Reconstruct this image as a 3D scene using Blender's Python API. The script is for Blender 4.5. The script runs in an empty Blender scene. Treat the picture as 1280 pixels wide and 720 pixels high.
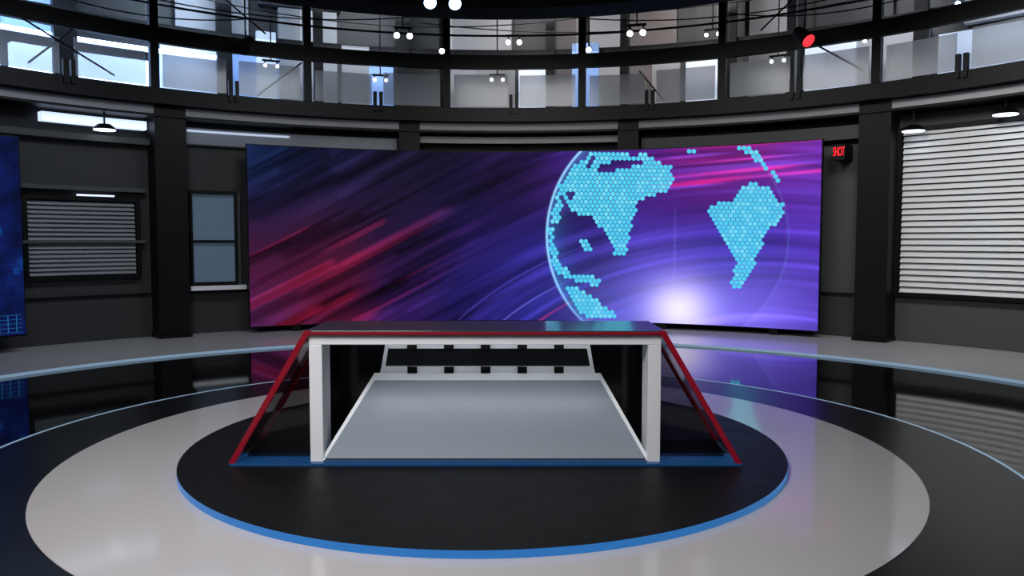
import bpy, math, random
import numpy as np
from mathutils import Vector, Matrix
random.seed(4); rng=np.random.RandomState(7)
sc=bpy.context.scene
sc.view_settings.view_transform='Standard'
R_=math.radians
def lin(c):
    return tuple(((v/255)/12.92 if v/255<=0.04045 else ((v/255+0.055)/1.055)**2.4) for v in c)

# ---------------------------------------------------------------- materials
def mat(name,rgb,rough=.5,metal=0,emis=None,es=0,alpha=None,spec=.5,noise=0):
    m=bpy.data.materials.new(name); m.use_nodes=True
    nt=m.node_tree; b=nt.nodes['Principled BSDF']
    c=lin(rgb)+(1,)
    b.inputs['Base Color'].default_value=c
    b.inputs['Roughness'].default_value=rough
    b.inputs['Metallic'].default_value=metal
    b.inputs['Specular IOR Level'].default_value=spec
    if emis:
        b.inputs['Emission Color'].default_value=lin(emis)+(1,)
        b.inputs['Emission Strength'].default_value=es
    if noise:
        n=nt.nodes.new('ShaderNodeTexNoise'); n.inputs['Scale'].default_value=6
        tc=nt.nodes.new('ShaderNodeTexCoord'); nt.links.new(tc.outputs['Object'],n.inputs['Vector'])
        mr=nt.nodes.new('ShaderNodeMapRange'); mr.inputs[3].default_value=max(0,rough-noise); mr.inputs[4].default_value=rough+noise
        nt.links.new(n.outputs[0],mr.inputs[0]); nt.links.new(mr.outputs[0],b.inputs['Roughness'])
    if alpha is not None:
        out=nt.nodes['Material Output']; tr=nt.nodes.new('ShaderNodeBsdfTransparent'); mx=nt.nodes.new('ShaderNodeMixShader')
        mx.inputs[0].default_value=alpha
        nt.links.new(tr.outputs[0],mx.inputs[1]); nt.links.new(b.outputs[0],mx.inputs[2]); nt.links.new(mx.outputs[0],out.inputs[0])
    return m
def tilemat(name,rgb,rgb2,rough,scale,w=.5,h=.5,mort=.01,spec=.5):
    m=mat(name,rgb,rough,spec=spec); nt=m.node_tree; b=nt.nodes['Principled BSDF']
    tc=nt.nodes.new('ShaderNodeTexCoord'); mp=nt.nodes.new('ShaderNodeMapping'); mp.inputs['Rotation'].default_value=(0,0,R_(8))
    br=nt.nodes.new('ShaderNodeTexBrick'); br.offset=0; br.inputs['Color1'].default_value=lin(rgb)+(1,)
    br.inputs['Color2'].default_value=lin(tuple(v*1.15 for v in rgb))+(1,); br.inputs['Mortar'].default_value=lin(rgb2)+(1,)
    br.inputs['Scale'].default_value=scale; br.inputs['Mortar Size'].default_value=mort
    br.inputs['Brick Width'].default_value=w; br.inputs['Row Height'].default_value=h
    nt.links.new(tc.outputs['Object'],mp.inputs[0]); nt.links.new(mp.outputs[0],br.inputs['Vector']); nt.links.new(br.outputs[0],b.inputs['Base Color'])
    return m
BLACK=mat('black_metal',(7,7,8),.5,spec=.25)
BLACKM=mat('black_matte',(9,9,10),.7,spec=.2)
PILL=mat('pillar_black',(13,14,15),.5,noise=.08,spec=.25)
WALL=mat('wall_grey',(56,57,58),.6,noise=.1,spec=.3)
WALLD=mat('wall_dark',(24,25,27),.6,noise=.1,spec=.3)
WALLL=mat('wall_panel',(76,78,78),.55,noise=.1,spec=.3)
BAND=mat('cove_grey',(150,151,154),.5)
WHITE=mat('white_lacquer',(246,248,252),.3)
PANEL=mat('desk_grey_panel',(140,150,160),.3,noise=.05)
PANELW=mat('desk_frame_white',(238,242,246),.35)
RED=mat('red_trim',(125,8,28),.35,emis=(150,12,40),es=.2)
TOPM=mat('desk_top_glass',(66,64,68),.12)
DGLASS=mat('smoked_glass',(12,12,14),.06,alpha=.6)
BLUEB=mat('blue_base',(20,62,105),.25,emis=(35,100,165),es=.18)
BLUEL=mat('blue_led',(16,65,120),.3,emis=(38,115,185),es=.7)
STAGE=mat('stage_black',(15,15,16),.5,noise=.08,spec=.2)
RING=mat('ring_white_gloss',(204,200,202),.1,noise=.02)
BANDW=mat('outer_white_gloss',(188,188,190),.16,noise=.04)
GLOSSB=tilemat('floor_black_gloss',(7,8,9),(26,28,32),.05,1,1.2,1.2,.006)
TILEB=tilemat('floor_black_tile',(15,16,17),(4,4,5),.28,1,.62,.62,.010,spec=.3)
LINEL=mat('floor_light_line',(150,170,190),.3,emis=(150,185,215),es=.4)
SLAT=mat('blind_slat',(215,217,218),.5)
SLATD=mat('blind_slat_grey',(135,140,145),.5)
GLASS=mat('milky_glass',(180,185,194),.15,alpha=.5)
GLASS2=mat('thin_glass',(120,126,136),.1,alpha=.2)
PANE=mat('window_pane',(110,125,140),.15,emis=(90,115,140),es=.2)
PGREY=mat('loft_panel_grey',(135,135,139),.6)
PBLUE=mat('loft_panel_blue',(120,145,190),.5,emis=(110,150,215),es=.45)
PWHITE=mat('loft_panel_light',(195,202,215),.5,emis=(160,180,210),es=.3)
PDARK=mat('loft_panel_dark',(14,14,17),.6)
PBROWN=mat('loft_panel_warm',(84,76,76),.6)
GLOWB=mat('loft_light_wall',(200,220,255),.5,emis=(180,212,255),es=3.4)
LENS=mat('lamp_lens',(255,255,255),.5,emis=(235,243,255),es=10)
LENSD=mat('pendant_diffuser',(255,255,255),.5,emis=(235,243,255),es=2.5)
LENSB=mat('lamp_lens_blue',(255,255,255),.5,emis=(150,190,255),es=14)
LENSR=mat('lamp_lens_red',(255,80,80),.5,emis=(255,40,50),es=1.8)
STRIP=mat('strip_light',(255,255,255),.5,emis=(205,225,255),es=1.15)
SIGNR=mat('sign_red',(255,30,40),.5,emis=(255,25,40),es=1.2)
CEIL=mat('ceiling_black',(8,8,10),.8,spec=.2)

# ---------------------------------------------------------------- mesh builder
class B:
    def __init__(s): s.v=[];s.f=[];s.mi=[];s.mats=[]
    def m(s,mt):
        if mt not in s.mats: s.mats.append(mt)
        return s.mats.index(mt)
    def add(s,vs,fs,mt):
        o=len(s.v); s.v+= [tuple(v) for v in vs]; i=s.m(mt)
        for f in fs: s.f.append([o+k for k in f]); s.mi.append(i)
    def hexa(s,p,mt):
        s.add(p,[(3,2,1,0),(4,5,6,7),(0,1,5,4),(1,2,6,5),(2,3,7,6),(3,0,4,7)],mt)
    def box(s,c,d,mt,rot=None):
        x,y,z=d[0]/2,d[1]/2,d[2]/2
        p=[Vector(q) for q in [(-x,-y,-z),(x,-y,-z),(x,y,-z),(-x,y,-z),(-x,-y,z),(x,-y,z),(x,y,z),(-x,y,z)]]
        if rot is not None: p=[rot@q for q in p]
        s.hexa([q+Vector(c) for q in p],mt)
    def arc(s,r0,r1,a0,a1,z0,z1,mt,step=1.0):
        n=max(1,int(round(abs(a1-a0)/step))); full=abs(a1-a0)>=359.9
        vs=[]
        N=n if full else n+1
        for i in range(N):
            a=R_(a0+(a1-a0)*i/n); sx,cy=math.sin(a),math.cos(a)
            vs+=[(r0*sx,r0*cy,z0),(r1*sx,r1*cy,z0),(r1*sx,r1*cy,z1),(r0*sx,r0*cy,z1)]
        fs=[]
        for i in range(n):
            a=4*i; b=4*((i+1)%N)
            fs+=[(a,a+1,b+1,b),(a+1,a+2,b+2,b+1),(a+2,a+3,b+3,b+2),(a+3,a,b,b+3)]
        if not full:
            fs+=[(3,2,1,0),(4*n,4*n+1,4*n+2,4*n+3)]
        s.add(vs,fs,mt)
    def slat(s,r0,r1,a0,a1,z0,z1,mt,step=2.0):
        n=max(1,int(round(abs(a1-a0)/step))); vs=[]
        for i in range(n+1):
            a=R_(a0+(a1-a0)*i/n); sx,cy=math.sin(a),math.cos(a)
            vs+=[(r0*sx,r0*cy,z0),(r1*sx,r1*cy,z1),(( r1+.004)*sx,(r1+.004)*cy,z1-.004),((r0+.004)*sx,(r0+.004)*cy,z0-.004)]
        fs=[]
        for i in range(n):
            a=4*i;b=a+4
            fs+=[(a,a+1,b+1,b),(a+1,a+2,b+2,b+1),(a+2,a+3,b+3,b+2),(a+3,a,b,b+3)]
        fs+=[(3,2,1,0),(4*n,4*n+1,4*n+2,4*n+3)]
        s.add(vs,fs,mt)
    def cyl(s,p0,p1,r0,r1,mt,n=16):
        p0=Vector(p0);p1=Vector(p1);d=(p1-p0).normalized()
        u=d.orthogonal().normalized();w=d.cross(u)
        vs=[p0+(u*math.cos(2*math.pi*i/n)+w*math.sin(2*math.pi*i/n))*r0 for i in range(n)]
        vs+=[p1+(u*math.cos(2*math.pi*i/n)+w*math.sin(2*math.pi*i/n))*r1 for i in range(n)]
        fs=[(i,(i+1)%n,n+(i+1)%n,n+i) for i in range(n)]+[tuple(range(n))[::-1],tuple(range(n,2*n))]
        s.add(vs,fs,mt)
    def disc(s,r,z0,z1,mt_top,mt_side,n=160):
        vs=[(r*math.sin(2*math.pi*i/n),r*math.cos(2*math.pi*i/n),z) for z in (z0,z1) for i in range(n)]
        s.add(vs,[tuple(range(n,2*n))[::-1],tuple(range(n))],mt_top)
        s.add(vs,[(i,(i+1)%n,n+(i+1)%n,n+i) for i in range(n)],mt_side)
    def obj(s,name,parent=None,bevel=0):
        me=bpy.data.meshes.new(name); me.from_pydata(s.v,[],s.f)
        for m_ in s.mats: me.materials.append(m_)
        me.polygons.foreach_set('material_index',s.mi); me.update()
        import bmesh
        bm=bmesh.new(); bm.from_mesh(me); bmesh.ops.recalc_face_normals(bm,faces=bm.faces); bm.to_mesh(me); bm.free()
        o=bpy.data.objects.new(name,me); sc.collection.objects.link(o)
        if parent: o.parent=parent
        if bevel:
            md=o.modifiers.new('bev','BEVEL'); md.width=bevel; md.segments=2; md.limit_method='ANGLE'
        return o
def empty(name,loc=(0,0,0)):
    e=bpy.data.objects.new(name,None); e.location=loc; sc.collection.objects.link(e); return e
def pol(r,a,z): return Vector((r*math.sin(R_(a)),r*math.cos(R_(a)),z))

# ---------------------------------------------------------------- floor
b=B()
b.disc(9.8,-.2,-.012,TILEB,BLACKM)
b.arc(2.57,3.13,0,360,-.012,0,TILEB,2)
b.arc(3.13,3.15,0,360,-.012,.002,LINEL,2)
b.arc(3.15,5.4,0,360,-.012,0,GLOSSB,2)
b.arc(1.7,2.57,0,360,-.012,.003,RING,2)
b.arc(5.4,5.412,0,360,-.012,.028,LINEL,2)
b.arc(5.412,7.5,0,360,-.012,.028,BANDW,2)
b.obj('floor')
b=B(); b.disc(1.865,.003,.04,STAGE,BLUEL)
b.obj('round_stage')

# ---------------------------------------------------------------- lower wall and pillars
b=B()
b.arc(7.4,7.55,0,360,0,3.17,WALLD,2)
b.arc(7.36,7.42,-72,-38.3,.03,.6,WALL,2); b.arc(7.36,7.42,-38.3,-11.2,.03,.6,WALL,2); b.arc(7.36,7.42,-11.2,43,.03,.6,WALL,2); b.arc(7.36,7.42,43,75,.03,.6,WALLL,2)
b.arc(7.37,7.42,-72,-38,.62,2.62,WALL,2); b.arc(7.37,7.42,-38,-11.2,.62,2.62,WALL,2); b.arc(7.37,7.42,16,43,.62,2.62,WALLL,2);
b.arc(7.34,7.42,43,75,2.76,2.94,WALL,2)
b.arc(7.33,7.42,-72,75,.595,.625,BLACK,2)
b.obj('wall_back')
PANG=[-65.4,-38.3,-11.2,15.6,43.1,70.2]
for k,a in enumerate(PANG+[97.3,124.4,151.5,178.6,-92.5,-119.6,-146.7]):
    b=B(); h=1.62 if k in(1,4) else 1.25
    b.arc(7.03,7.4,a-h,a+h,.028,3.17,PILL,.8)
    b.arc(7.0,7.4,a-h-.12,a+h+.12,.028,.09,BLACK,.8)
    b.obj('pillar')

b=B()
b.arc(7.04,7.4,0,360,2.99,3.10,BAND,1.5)
b.arc(7.0,7.4,0,360,2.96,2.99,BLACK,1.5)
b.obj('trim_1')
b=B()
b.arc(7.2,7.38,-9.9,14.3,2.82,2.92,BAND,1)
b.arc(7.25,7.38,-36.5,-12.6,2.66,2.88,GLASS,1); b.arc(7.3,7.32,-36,-25,2.83,2.86,STRIP,1)
b.arc(7.25,7.38,-50,-40.2,2.80,2.91,STRIP,1)
b.arc(7.22,7.4,-63,-40,2.6,2.68,WALLL,1)
b.arc(7.22,7.4,17,41.5,2.68,2.86,WALLL,1)
b.obj('trim_2')

# ---------------------------------------------------------------- windows + blinds
def window(name,a0,a1,z0,z1,mp,fr=.4,sl=None,pitch=.078,mid=None):
    e=empty(name,pol(7.3,(a0+a1)/2,0)); inv=Matrix.Translation(-e.location)
    b=B()
    b.arc(7.345,7.365,a0,a1,z0,z1,mp,1)
    for (x0,x1) in((a0-fr,a0),(a1,a1+fr)): b.arc(7.28,7.365,x0,x1,z0-.05,z1+.05,BLACK,1)
    b.arc(7.28,7.365,a0,a1,z0-.05,z0,BLACK,1); b.arc(7.28,7.365,a0,a1,z1,z1+.05,BLACK,1)
    if mid: b.arc(7.29,7.345,a0,a1,mid-.02,mid+.02,BLACK,1)
    o=b.obj('window_frame',e); o.matrix_parent_inverse=inv
    if sl:
        b=B(); z=z0+.01
        while z<z1-pitch*.5:
            b.slat(7.295,7.335,a0+.1,a1-.1,z,z+pitch*.82,sl); z+=pitch
        o=b.obj('blind_slats',e); o.matrix_parent_inverse=inv
    return e
window('window_1',45.1,68,.66,2.72,BLACKM,sl=SLAT,pitch=.077)
window('window_2',-51.5,-41.4,.89,1.84,BLACKM,sl=SLATD,pitch=.055,mid=None)
w=window('window_3',-35.7,-31.2,.75,1.98,PANE,fr=.25,mid=1.32)
b=B(); b.arc(7.2,7.36,-36.2,-30.2,.64,.70,WHITE,1); b.arc(7.3,7.36,-31.2,-30.6,.7,2.0,WALLL,1)
o=b.obj('sill',w); o.matrix_parent_inverse=Matrix.Translation(-w.location)
b=B(); b.arc(7.24,7.36,-53,-40.5,1.97,2.02,WALLL,1); b.arc(7.27,7.3,-47,-43.5,1.90,1.92,STRIP,1); b.arc(7.26,7.36,-53,-40.6,1.30,1.34,WALLL,1)
b.obj('curtain_rail')

# ---------------------------------------------------------------- main LED screen
A0,A1,RS,Z0,Z1=-30.3,37.9,6.95,.12,2.665
def yt(u): return 178+55*u-63*u*u
def yb(u): return 410-27*u+30*u*u
NX,NY=1300,430
U,V=np.meshgrid(np.linspace(0,1,NX),np.linspace(0,1,NY))   # V 0=top
PX=308+717*U; PY=yt(U)+V*(yb(U)-yt(U))
cp=[((315,190),(18,44,92)),((315,240),(24,28,70)),((330,290),(42,22,56)),((320,340),(82,20,54)),((320,395),(74,30,78)),((400,370),(92,17,46)),((400,320),(62,18,46)),((400,250),(32,20,52)),
((400,200),(20,25,62)),((480,230),(26,18,46)),((500,300),(34,18,56)),((500,380),(42,22,82)),((560,220),(20,16,44)),((600,300),(36,23,88)),((600,380),(32,28,105)),((640,220),(36,18,66)),((660,350),(38,34,126)),
((740,210),(62,32,124)),((740,330),(34,25,100)),((700,390),(36,36,130)),((790,400),(78,78,198)),((850,330),(88,68,205)),((850,270),(50,32,138)),((870,215),(120,28,122)),((830,190),(78,36,150)),
((950,200),(125,28,112)),((1010,220),(105,48,172)),((1010,300),(82,52,182)),((1010,390),(80,52,172)),((950,380),(105,88,218)),((920,320),(58,48,182)),((960,250),(64,42,165))]
W=np.zeros(PX.shape); C=np.zeros(PX.shape+(3,))
for (x,y),c in cp:
    g=np.exp(-((PX-x)**2+(PY-y)**2)/(2*38**2))+1e-6
    W+=g; C+=g[...,None]*np.array(lin(c))
C/=W[...,None]
def sg_(x): return 1/(1+np.exp(-np.clip(x,-30,30)))
t=np.clip((PX-480)/300,0,1); t=t*t*(3-2*t)
ang=np.radians(27)
al=PX*math.cos(ang)-PY*math.sin(ang); ac=PX*math.sin(ang)+PY*math.cos(ang)
mul=np.ones(PX.shape); addc=np.zeros(C.shape)
r=np.random.RandomState(11)
for k in range(150):
    cx,cy=r.uniform(290,760),r.uniform(150,430)
    ca_,cc_=cx*math.cos(ang)-cy*math.sin(ang), cx*math.sin(ang)+cy*math.cos(ang)
    L_=r.uniform(25,110); w_=r.uniform(1.0,7)
    g=sg_((w_-abs(ac-cc_))/.5)*sg_((al-ca_+L_)/r.uniform(1,18))*sg_((L_-(al-ca_))/r.uniform(1,6))*(1-t)
    s=r.choice([-1,-1,1]); mul*=(1+s*g*r.uniform(.3,.65))
    if s>0 and r.rand()<.6 and cy>240: addc+= g[...,None]*np.array(lin((140,18,46)))*.4*np.exp(-((PX-380)/130)**2)[...,None]
xx=(PX-900)*.62; rr=np.hypot(xx,PY-560); th_=np.arctan2(xx,560-PY)
for k in range(150):
    rc=r.uniform(130,430); tc_=r.uniform(-1.3,.9); L_=r.uniform(.08,.5); w_=r.uniform(.5,5)
    g=sg_((w_-abs(rr-rc-30*np.sin(th_*1.3)))/1.0)*np.exp(-((th_-tc_)/L_)**2)*t
    s=r.choice([-1,1]); mul*=(1+s*g*r.uniform(.25,.5))
    if s>0 and r.rand()<.4: addc+=g[...,None]*np.array(lin((95,80,225)))*.25
ac2=PY+(PX-900)*math.tan(R_(6)); 
for k in range(30):
    yc_=205+r.normal(0,18); xc_=r.uniform(850,1040); L_=r.uniform(30,100); w_=r.uniform(.5,2.2)
    g=sg_((w_-abs(ac2-yc_))/.5)*np.exp(-np.maximum(PX-xc_,0)**2/900-np.minimum(PX-xc_,0)**2/(2*L_**2))*np.clip((PX-810)/40,0,1)
    col=(235,20,80) if r.rand()<.65 else (130,80,240)
    addc+=g[...,None]*np.array(lin(col))*r.uniform(.2,.65)
C=C*mul[...,None]*1.0+addc
for (rc,w_,c_,x0,sx,a_) in((232,1.1,(215,30,85),620,80,.8),(255,.9,(110,110,220),650,90,.5),(205,1.2,(190,30,100),700,60,.5),(180,1.0,(120,120,235),760,70,.5),(285,.8,(90,70,190),640,110,.5)):
    hot=np.exp(-((rr-rc-30*np.sin(th_*1.3))/w_)**2)*np.exp(-((PX-x0)/sx)**2)
    C+=hot[...,None]*np.array(lin(c_))*a_
g=np.exp(-(((PX-858)/36)**2+((PY-388)/32)**2)); C+=g[...,None]*np.array([.9,.85,.95])
g=np.exp(-(((PX-865)/110)**2+((PY-395)/66)**2)); C+=g[...,None]*np.array([.15,.13,.48])
g=np.exp(-(((PX-852)/1.6)**2))*np.clip((410-PY)/170,0,1)*np.clip((PY-250)/60,0,1); C+=g[...,None]*np.array([.07,.06,.22])
GX,GY,GR=838,295,151
d=np.hypot(PX-GX,PY-GY)
C*=np.where(d<GR,.84,1.0)[...,None]
rim=np.exp(-((d-GR)/1.4)**2)*np.clip(((GX-PX)+(GY-PY)*.6)/110,0.05,1)
C+=rim[...,None]*np.array([.3,.65,.95])
inner=np.exp(-((GR-d)/11))*(d<GR)*np.clip((GX-PX)/90,0,1); C+=inner[...,None]*np.array([.03,.14,.3])
C=np.clip(C,0,1.2)
scr=empty('led_screen'); 
A=np.radians(A0+(A1-A0)*U); Zg=Z1-(Z1-Z0)*V
co=np.stack([RS*np.sin(A),RS*np.cos(A),Zg],-1).reshape(-1,3)
idx=np.arange(NX*NY).reshape(NY,NX)
F=np.stack([idx[1:,:-1],idx[1:,1:],idx[:-1,1:],idx[:-1,:-1]],-1).reshape(-1,4)
me=bpy.data.meshes.new('display'); me.vertices.add(len(co)); me.vertices.foreach_set('co',co.ravel())
me.loops.add(F.size); me.loops.foreach_set('vertex_index',F.ravel().astype(np.int32))
me.polygons.add(len(F)); me.polygons.foreach_set('loop_start',(np.arange(len(F))*4).astype(np.int32))
me.update(calc_edges=True)
ca=me.color_attributes.new('graphic','FLOAT_COLOR','POINT')
ca.data.foreach_set('color',np.concatenate([C.reshape(-1,3),np.ones((NX*NY,1))],1).astype(np.float32).ravel())
def emat(name,attr=None,col=None,st=1.0):
    m=bpy.data.materials.new(name); m.use_nodes=True; nt=m.node_tree; b_=nt.nodes['Principled BSDF']
    b_.inputs['Base Color'].default_value=(.003,.003,.004,1); b_.inputs['Roughness'].default_value=.5; b_.inputs['Specular IOR Level'].default_value=.05
    b_.inputs['Emission Strength'].default_value=st
    if attr:
        a_=nt.nodes.new('ShaderNodeAttribute'); a_.attribute_name=attr; nt.links.new(a_.outputs['Color'],b_.inputs['Emission Color'])
    else: b_.inputs['Emission Color'].default_value=lin(col)+(1,)
    return m
me.materials.append(emat('led_graphic','graphic'))
o=bpy.data.objects.new('display',me); sc.collection.objects.link(o); o.parent=scr
b=B(); b.arc(RS+.005,RS+.06,A0-.08,A1+.08,Z0-.012,Z1+.012,BLACK,1)
for a in (-25,-8,4,20,33): b.arc(RS+.01,RS+.055,a-.5,a+.5,.028,Z0,BLACK,1)
b.obj('housing',scr)
polys=[[(700,236),(722,208),(748,190),(800,186),(830,200),(846,207),(849,222),(843,236),(822,244),(806,250),(797,282),(791,320),(776,320),(768,300),(757,284),(744,272),(728,270),(715,258)],
[(893,258),(905,250),(921,248),(930,234),(947,225),(965,230),(968,240),(982,250),(983,268),(966,286),(957,306),(950,330),(942,345),(936,358),(921,358),(926,340),(928,322),(918,305),(905,285),(895,270)],
[(708,360),(726,360),(745,372),(760,382),(779,398),(782,409),(752,407),(728,392)],
[(688,285),(694,283),(698,312),(708,334),(722,346),(717,352),(700,342),(690,318)],
[(722,346),(740,345),(758,350),(757,360),(742,358),(724,354)],
[(728,298),(742,300),(748,316),(738,318)],
[(920,178),(935,178),(958,187),(975,205),(988,232),(980,232),(960,206),(938,188)],
[(694,262),(703,240),(709,258),(700,282),(692,282)],
[(740,192),(765,184),(800,182),(826,184),(815,192),(760,200)],[(862,182),(876,182),(874,192),(864,192)]]
holes=[[(752,212),(762,203),(790,199),(812,199),(806,205),(780,210),(764,216)],[(735,204),(748,196),(752,199),(741,208)],[(712,244),(722,236),(726,242),(718,252)],[(790,188),(800,186),(803,194),(795,196)]]
def inp(x,y,P):
    r=False; j=len(P)-1
    for i in range(len(P)):
        if (P[i][1]>y)!=(P[j][1]>y) and x<(P[j][0]-P[i][0])*(y-P[i][1])/(P[j][1]-P[i][1])+P[i][0]: r=not r
        j=i
    return r
b=B()
CY=emat('globe_cyan',col=(82,208,244),st=1.0); CY2=emat('globe_cyan_light',col=(108,222,250),st=1.0)
def sp(x,y,off=.005):
    u=(x-308)/717; v=(y-yt(u))/(yb(u)-yt(u)); return pol(RS-off,A0+(A1-A0)*u,Z1-(Z1-Z0)*v),v
p=5.8; row=0; y=172.
while y<412:
    x=680+(p/2 if row%2 else 0)
    while x<995:
        if any(inp(x,y,P) for P in polys) and not any(inp(x,y,P) for P in holes) and (x-GX)**2+(y-GY)**2<(GR+5)**2:
            rad=p*.52
            _,v=sp(x,y)
            if .012<v<.985:
                vs=[sp(x+rad*math.sin(k*math.pi/3),y+rad*math.cos(k*math.pi/3))[0] for k in range(6)]
                b.add(vs,[tuple(range(6))],CY if random.random()<.75 else CY2)
        x+=p
    y+=p*.866; row+=1
b.obj('globe_continents',scr)

# side screen on the left
scr2=empty('side_led_screen')
m=emat('side_graphic',col=(10,22,80)); nt=m.node_tree
tc=nt.nodes.new('ShaderNodeTexCoord'); nz=nt.nodes.new('ShaderNodeTexNoise'); nz.inputs['Scale'].default_value=3; nz.inputs['Detail'].default_value=6
cr=nt.nodes.new('ShaderNodeValToRGB'); cr.color_ramp.elements[0].position=.35; cr.color_ramp.elements[0].color=lin((6,12,45))+(1,); cr.color_ramp.elements[1].position=.75; cr.color_ramp.elements[1].color=lin((20,90,180))+(1,)
e_=cr.color_ramp.elements.new(.58); e_.color=lin((12,26,85))+(1,)
nt.links.new(tc.outputs['Object'],nz.inputs['Vector']); nt.links.new(nz.outputs[0],cr.inputs[0]); nt.links.new(cr.outputs[0],nt.nodes['Principled BSDF'].inputs['Emission Color'])
b=B(); b.arc(6.90,6.91,-80,-53.2,.24,2.52,m,1); b.obj('display',scr2)
b=B(); b.arc(6.912,6.97,-80.1,-53.1,.22,2.54,BLACK,1)
for a in(-56,-69,-76): b.arc(6.915,6.96,a-.5,a+.5,.028,.22,BLACK,1)
b.obj('housing',scr2)
b=B(); gb=emat('side_grid_lines',col=(45,130,200),st=.6)
for k in range(5): b.arc(6.89,6.897,-75,-53.5,.27+.05*k,.273+.05*k,gb,2)
for k in range(29):
    a=-75+k*.75; b.arc(6.89,6.897,a,a+.04,.27,.47,gb,1)
b.obj('grid_graphic',scr2)

# ---------------------------------------------------------------- news desk
DX=.015
desk=empty('news_desk',(DX,-.3,.04))
def dob(b,name,bev=0):
    o=b.obj(name,desk,bev); o.matrix_parent_inverse=Matrix.Translation((0,.3,-.04)); return o
YF,YB,ZB=-.60,-.05,.041
b=B(); b.box((0,YF+.09,ZB+.007),(2.95,.22,.014),BLUEB); b.box((0,(YF+.2+YB)/2,ZB+.006),(2.9,YB-YF-.2,.012),BLACKM); dob(b,'base_plate')
b=B(); yc=YF+.11
b.box((-.975,yc,(.056+.74)/2),(.075,.2,.74-.056),WHITE); b.box((.975,yc,(.056+.74)/2),(.075,.2,.74-.056),WHITE)
b.box((0,yc,.768),(2.026,.2,.056),WHITE); dob(b,'white_frame',.003)
b=B(); b.box((0,(YF+YB)/2,.811),(2.06,YB-YF+.02,.022),TOPM); dob(b,'top',.002)
b=B(); b.box((0,YF-.016,.808),(2.08,.012,.013),RED)
for s in(-1,1):
    for (y0,y1,wd) in((YF-.02,YF+.02,.034),(YB-.03,YB,.034)):
        T=(s*1.03,.822);Bt=(s*1.48,.055)
        pts=[]
        for z_,x_ in((Bt[1],Bt[0]),(T[1],T[0])):
            a=[(x_-s*wd,y0,z_),(x_,y0,z_),(x_,y1,z_),(x_-s*wd,y1,z_)]
            pts+=a if s>0 else [a[1],a[0],a[3],a[2]]
        b.hexa(pts,RED)
dob(b,'red_trim')
b=B()
for s in(-1,1):
    pts=[]
    for z_,x_ in((.056,s*1.472),(.80,s*1.03)):
        a=[(x_-s*.012,YF+.02,z_),(x_,YF+.02,z_),(x_,YB-.03,z_),(x_-s*.012,YB-.03,z_)]
        pts+=a
    b.hexa(pts,DGLASS)
    y0=YF+.13
    b.add([(s*1.42,y0,.056),(s*1.015,y0,.056),(s*1.015,y0,.76),(s*1.42,y0+.008,.056),(s*1.015,y0+.008,.056),(s*1.015,y0+.008,.76)],[(0,1,2),(3,5,4),(0,3,4,1),(1,4,5,2),(2,5,3,0)],DGLASS)
dob(b,'side_glass')
b=B(); b.box((0,YB-.012,.43),(2.1,.02,.74),mat('desk_back_black',(12,12,14),.12)); dob(b,'back_panel')
def quadslab(b,x0,x1,bot,top,mt,th=.015):
    (yb_,zb_),(yt_,zt_)=bot,top
    nn=Vector((0,-(zt_-zb_),(yt_-yb_))).normalized()*th
    p=[Vector((-x0,yb_,zb_)),Vector((x0,yb_,zb_)),Vector((x1,yt_,zt_)),Vector((-x1,yt_,zt_))]
    b.hexa([q for q in p]+[q+nn for q in p],mt)
b=B()
quadslab(b,.955,.715,(YF+.02,.058),(-.13,.49),PANELW,.015)
quadslab(b,.925,.695,(YF+.012,.066),(-.135-.005,.472),PANEL,.02)
dob(b,'sloped_panel')
b=B()
def strip(z0,z1,w0,w1,y,mt):
    b.hexa([(-w0,y,z0),(w0,y,z0),(w0,y+.02,z0),(-w0,y+.02,z0),(-w1,y,z1),(w1,y,z1),(w1,y+.02,z1),(-w1,y+.02,z1)],mt)
strip(.49,.54,.685,.672,-.13,PANELW); strip(.655,.70,.652,.645,-.13,PANELW)
for s in(-1,1):
    a=[(s*.672,.54),(s*.65,.54),(s*.63,.655),(s*.652,.655)]
    b.hexa([(a[0][0],-.13,a[0][1]),(a[1][0],-.13,a[1][1]),(a[1][0],-.11,a[1][1]),(a[0][0],-.11,a[0][1]),(a[3][0],-.13,a[3][1]),(a[2][0],-.13,a[2][1]),(a[2][0],-.11,a[2][1]),(a[3][0],-.11,a[3][1])],PANELW)
strip(.54,.655,.65,.63,-.105,mat('desk_slot_dark',(24,25,28),.2))
for k in range(5):
    x=(k-2)*.232-.012
    b.box((x,-.137,.52),(.06,.02,.04),BLACK); b.box((x,-.137,.668),(.06,.02,.03),BLACK)
strip(.70,.74,.645,.64,-.12,PANELW)
dob(b,'upper_panel')
b=B(); b.box((0,YF+.24,.792),(1.6,.03,.014),STRIP); dob(b,'added_desk_glow')  # glowing bar added under the top to brighten the inner panels

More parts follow.
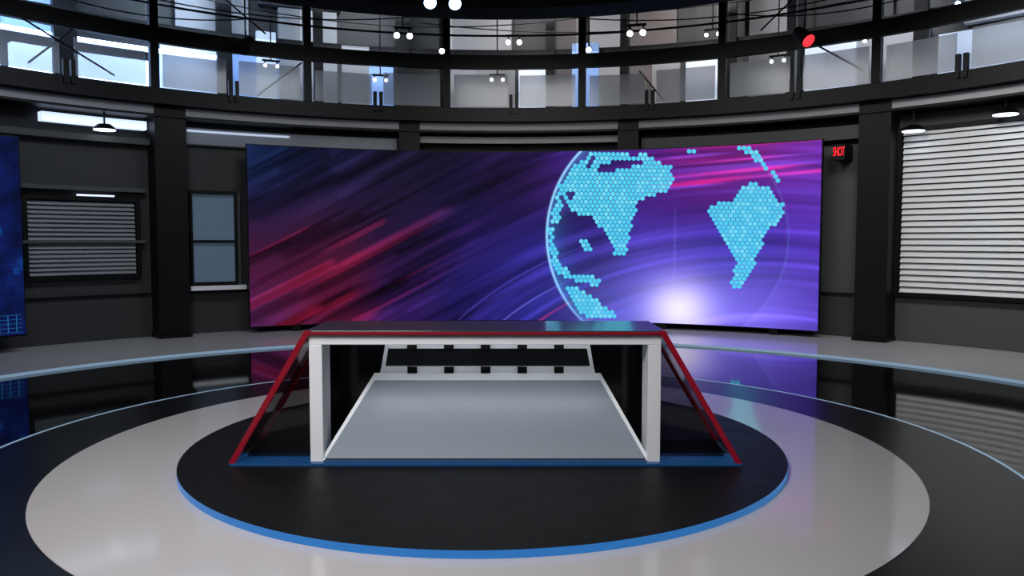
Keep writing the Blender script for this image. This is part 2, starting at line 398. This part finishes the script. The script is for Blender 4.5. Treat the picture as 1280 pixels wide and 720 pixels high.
# ---------------------------------------------------------------- balcony
bal=empty('balcony')
b=B()
b.arc(6.88,9.3,0,360,3.11,3.31,BLACK,1.5); b.obj('deck',bal)
b=B()
b.arc(6.86,6.95,0,360,3.88,4.08,BLACK,1.5)
b.arc(6.86,6.98,0,360,4.68,4.9,BLACK,1.5); b.arc(6.9,6.93,0,360,4.36,4.385,BLACK,1.5)
P0=-40.1
posts=[P0+16.72*k for k in range(-3,9)]
for a in posts: b.arc(6.86,6.96,a-.45,a+.45,3.31,6.2,BLACK,1)
for k,a in enumerate(posts[:-1]):
    for dd in(-.36,.36):
        c=a+8.3+dd; b.arc(6.84,6.90,c-.2,c+.2,3.22,3.5,BLACK,1)
for (a0,z0,a1,z1) in((-29,3.35,-24,3.85),(17,3.8,20,3.35),(36,4.0,42,3.5),(-52,3.4,-46,4.1),(-36,4.9,-28,4.2),(31,4.2,38,4.9),(-58,4.2,-44,3.4)):
    b.cyl(pol(6.93,a0,z0),pol(6.93,a1,z1),.012,.012,BLACK,6)
b.obj('railing_frame',bal)
b=B()
for k,a in enumerate(posts[:-1]):
    b.arc(6.91,6.92,a+.9,a+7.6,3.33,3.80-(.0 if k%2 else .04),GLASS,1); b.arc(6.91,6.92,a+9.0,a+15.9,3.33,3.79,GLASS,1)
    b.arc(6.91,6.92,a+.7,a+16.0,4.12,4.66,GLASS2,1)
b.obj('glass_panels',bal)
b=B()
b.arc(9.3,9.5,0,360,3.31,6.3,PDARK,2)
b.obj('wall_upper')
b=B()
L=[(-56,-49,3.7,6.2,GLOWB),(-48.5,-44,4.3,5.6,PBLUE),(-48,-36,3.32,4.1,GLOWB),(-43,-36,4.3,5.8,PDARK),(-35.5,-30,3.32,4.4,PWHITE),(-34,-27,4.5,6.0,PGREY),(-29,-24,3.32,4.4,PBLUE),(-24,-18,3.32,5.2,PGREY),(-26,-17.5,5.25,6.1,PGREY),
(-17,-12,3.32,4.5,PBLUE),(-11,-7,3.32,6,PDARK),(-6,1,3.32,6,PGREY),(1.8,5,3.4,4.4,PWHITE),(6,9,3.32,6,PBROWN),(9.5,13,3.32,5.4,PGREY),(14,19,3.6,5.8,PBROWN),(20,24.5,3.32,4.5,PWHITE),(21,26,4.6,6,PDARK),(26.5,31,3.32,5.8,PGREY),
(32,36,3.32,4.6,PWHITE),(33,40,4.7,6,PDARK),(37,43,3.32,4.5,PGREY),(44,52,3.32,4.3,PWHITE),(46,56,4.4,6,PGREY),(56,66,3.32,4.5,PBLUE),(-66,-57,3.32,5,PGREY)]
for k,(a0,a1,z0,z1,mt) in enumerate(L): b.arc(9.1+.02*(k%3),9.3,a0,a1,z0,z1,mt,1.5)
for (a0,a1,z1,mt) in((-46,-44,6.2,BLACK),(-31,-29.5,6.2,BLACK),(-21,-20,6.2,BLACK),(-12,-10.5,6.2,BLACK),(5,6,6.2,BLACK),(13.4,14.2,6.2,BLACK),(24.6,26,6.2,BLACK),(31.2,32,6.2,BLACK),(43.2,44.4,6.2,BLACK),(-3,1.5,4.3,PGREY),(8,11,4.6,PBLUE),(17,20,4.2,PGREY),(-18,-15,4.5,PGREY),(35,38,4.4,PWHITE),(-27,-25,4.6,PWHITE)):
    b.arc(8.4,8.5,a0,a1,3.311,z1,mt,1)
b.arc(8.5,8.56,-70,75,4.45,4.54,BLACK,2); b.arc(8.2,8.24,-70,75,5.0,5.1,BLACK,2); b.arc(7.6,7.63,-70,75,5.15,5.25,BLACK,2)
b.arc(8.55,8.6,-50,-30,4.12,4.18,LENSB,2)
b.obj('loft_partition')
b=B(); b.disc(9.5,6.3,6.5,CEIL,CEIL); b.obj('ceiling')
b=B(); b.arc(4.5,5.0,0,360,4.09,4.6,CEIL,3)
for a in range(0,360,45): b.cyl(pol(4.85,a,4.6),pol(4.85,a,6.29),.03,.03,BLACK,8)
b.obj('lighting_truss_ring')
b=B()
for (r0_,z,sag,a0,a1) in((6.6,4.55,.35,-60,-10),(6.55,4.75,.3,-30,25),(6.6,4.6,.4,5,60),(7.4,4.9,.5,-50,20),(7.5,4.7,.3,-10,55),(6.6,4.3,.3,-58,-30),(6.6,4.4,.35,28,58)):
    prev=None
    for i in range(25):
        q=i/24; pnt=pol(r0_,a0+(a1-a0)*q,z-sag*4*q*(1-q)*.6)
        if prev is not None: b.cyl(prev,pnt,.009,.009,BLACK,5)
        prev=pnt
b.obj('hanging_cables')

# ---------------------------------------------------------------- lamp fixtures
def spot(r,a,z,lens,top,size=.07,aim=(0,0,1),pair=False):
    base=pol(r,a,z); e=empty('studio_spotlight',base); b=B()
    d=(Vector(aim)-base).normalized(); inv=Matrix.Translation(-base)
    offs=[0] if not pair else [-.09-size*.6,.09+size*.6] if size>.05 else [-.09,.09]
    tang=Vector((math.cos(R_(a)),-math.sin(R_(a)),0))
    for of in offs:
        c=base+tang*of
        b.cyl(c-d*size*1.6,c+d*size*.8,size*.7,size,BLACK,16); b.cyl(c+d*size*.8,c+d*size*.86,size*.82,size*.82,lens,16)
        b.cyl(c-d*size*.3,(c.x,c.y,c.z+size*2),.012,.012,BLACK,8)
    if pair: b.box(base+Vector((0,0,size*2)),(abs(offs[0])*2+.08,.03,.03),BLACK,Matrix.Rotation(-R_(a),3,'Z'))
    b.cyl(base+Vector((0,0,size*2)),(base.x,base.y,top),.01,.01,BLACK,8)
    o=b.obj('lamp_body',e); o.matrix_parent_inverse=inv
spot(6.4,-12.3,4.22,LENS,6.29,.05,pair=True); spot(6.4,17.3,4.22,LENS,6.29,.05,pair=True); spot(8.2,1.4,4.6,LENS,6.29,.05,pair=True)
spot(4.2,-8.6,4.07,LENSB,6.29,.085,pair=True)
spot(6.3,-31.5,3.86,BLACKM,6.29,.10,aim=(-4,0,0)); spot(6.3,37.5,3.87,LENSR,6.29,.10,aim=(6,1,0))
spot(8,-14,3.9,LENS,6.29,.035,pair=True); spot(8,-.5,3.95,LENS,6.29,.035,pair=True); spot(8,31,4.0,LENS,6.29,.035,pair=True); spot(7.9,40.5,4.1,LENS,6.29,.035,pair=True)
spot(8,-26,4.0,LENS,6.29,.035,pair=True); spot(6.2,-7.5,3.98,LENS,6.29,.045); spot(6.2,11.5,3.98,LENS,6.29,.045)
spot(8,24,4.5,LENS,6.29,.035,pair=True); spot(8,48,4.4,LENSB,6.29,.04)
def dome(r,a,z):
    base=pol(r,a,z); e=empty('pendant_lamp',base); b=B()
    b.cyl(base,base+Vector((0,0,.07)),.16,.07,BLACK,20); b.cyl(base-Vector((0,0,.01)),base+Vector((0,0,.001)),.13,.13,LENSD,20)
    b.cyl(base+Vector((0,0,.07)),(base.x,base.y,2.96),.012,.012,BLACK,8)
    o=b.obj('lamp_body',e); o.matrix_parent_inverse=Matrix.Translation(-base)
dome(7.13,-44.6,2.74); dome(7.13,54.9,2.78); dome(7.13,46.6,2.70)

sg=empty('red_led_sign',pol(7.1,38.9,2.6))
b=B(); b.arc(7.05,7.37,38.8,40.1,2.40,2.60,BLACK,.5)
o=b.obj('sign_box',sg); o.matrix_parent_inverse=Matrix.Translation(-sg.location)
cu=bpy.data.curves.new('sign_text','FONT'); cu.body='SHOT'; cu.size=.12; cu.align_x='CENTER'; cu.align_y='CENTER'; cu.extrude=.002; cu.materials.append(SIGNR)
t_=bpy.data.objects.new('sign_text',cu); sc.collection.objects.link(t_); t_.scale=(.48,1.4,1)
t_.parent=sg; t_.matrix_parent_inverse=Matrix.Translation(-sg.location); t_.location=pol(7.043,39.45,2.5); t_.rotation_euler=(R_(90),0,-R_(39.45))

# ---------------------------------------------------------------- lights
def area(name,loc,target,size,power,col=(1,1,1),sy=None,spread=None):
    l=bpy.data.lights.new(name,'AREA'); l.energy=power; l.size=size; l.color=col
    if sy: l.shape='RECTANGLE'; l.size_y=sy
    if spread: l.spread=R_(spread)
    o=bpy.data.objects.new(name,l); sc.collection.objects.link(o); o.location=loc
    o.rotation_euler=(Vector(target)-Vector(loc)).to_track_quat('-Z','Y').to_euler()
area('key_light',(-1.8,-4.2,4.0),(-.6,-.4,.2),2.0,80,(1,.98,.97),spread=110)
area('fill_light',(2.6,-4,4.0),(0,0,0),2,9,(.85,.9,1),spread=110)
area('top_light',(-.3,1.0,4.9),(-.3,1.0,0),5,36,(.95,.97,1),spread=120)
area('added_desk_fill',(DX,YF+.24,.78),(DX,-.1,.5),1.5,1.3,(1,1,1),sy=.03)  # added light inside the desk, lifts the shaded white strips
for a,p_,c in((-52,24,(.8,.88,1)),(-25,16,(.9,.94,1)),(2,18,(1,1,1)),(30,20,(1,1,1)),(57,56,(1,.99,.97))):
    area('wall_wash_light',pol(4.6,a,4.0),pol(7.3,a,1.2),1.0,p_,c,spread=110)
for a,p_,c in((-50,110,(.55,.75,1)),(-32,90,(.6,.78,1)),(-14,75,(.8,.9,1)),(4,65,(1,1,1)),(22,65,(1,.97,.95)),(40,70,(.9,.93,1)),(56,80,(.7,.82,1))):
    area('loft_light',pol(7.6,a,5.9),pol(9,a,4.0),.8,p_,c,spread=120)
w=bpy.data.worlds.new('world'); sc.world=w; w.use_nodes=True
w.node_tree.nodes['Background'].inputs[0].default_value=(.5,.55,.65,1); w.node_tree.nodes['Background'].inputs[1].default_value=.03

cam=bpy.data.cameras.new('camera'); co_=bpy.data.objects.new('camera',cam); sc.collection.objects.link(co_)
co_.location=(.17,-5.13,1.34); co_.rotation_euler=(R_(90-3.45),0,0); cam.lens=27.96; cam.sensor_width=36; cam.clip_start=.05
sc.camera=co_
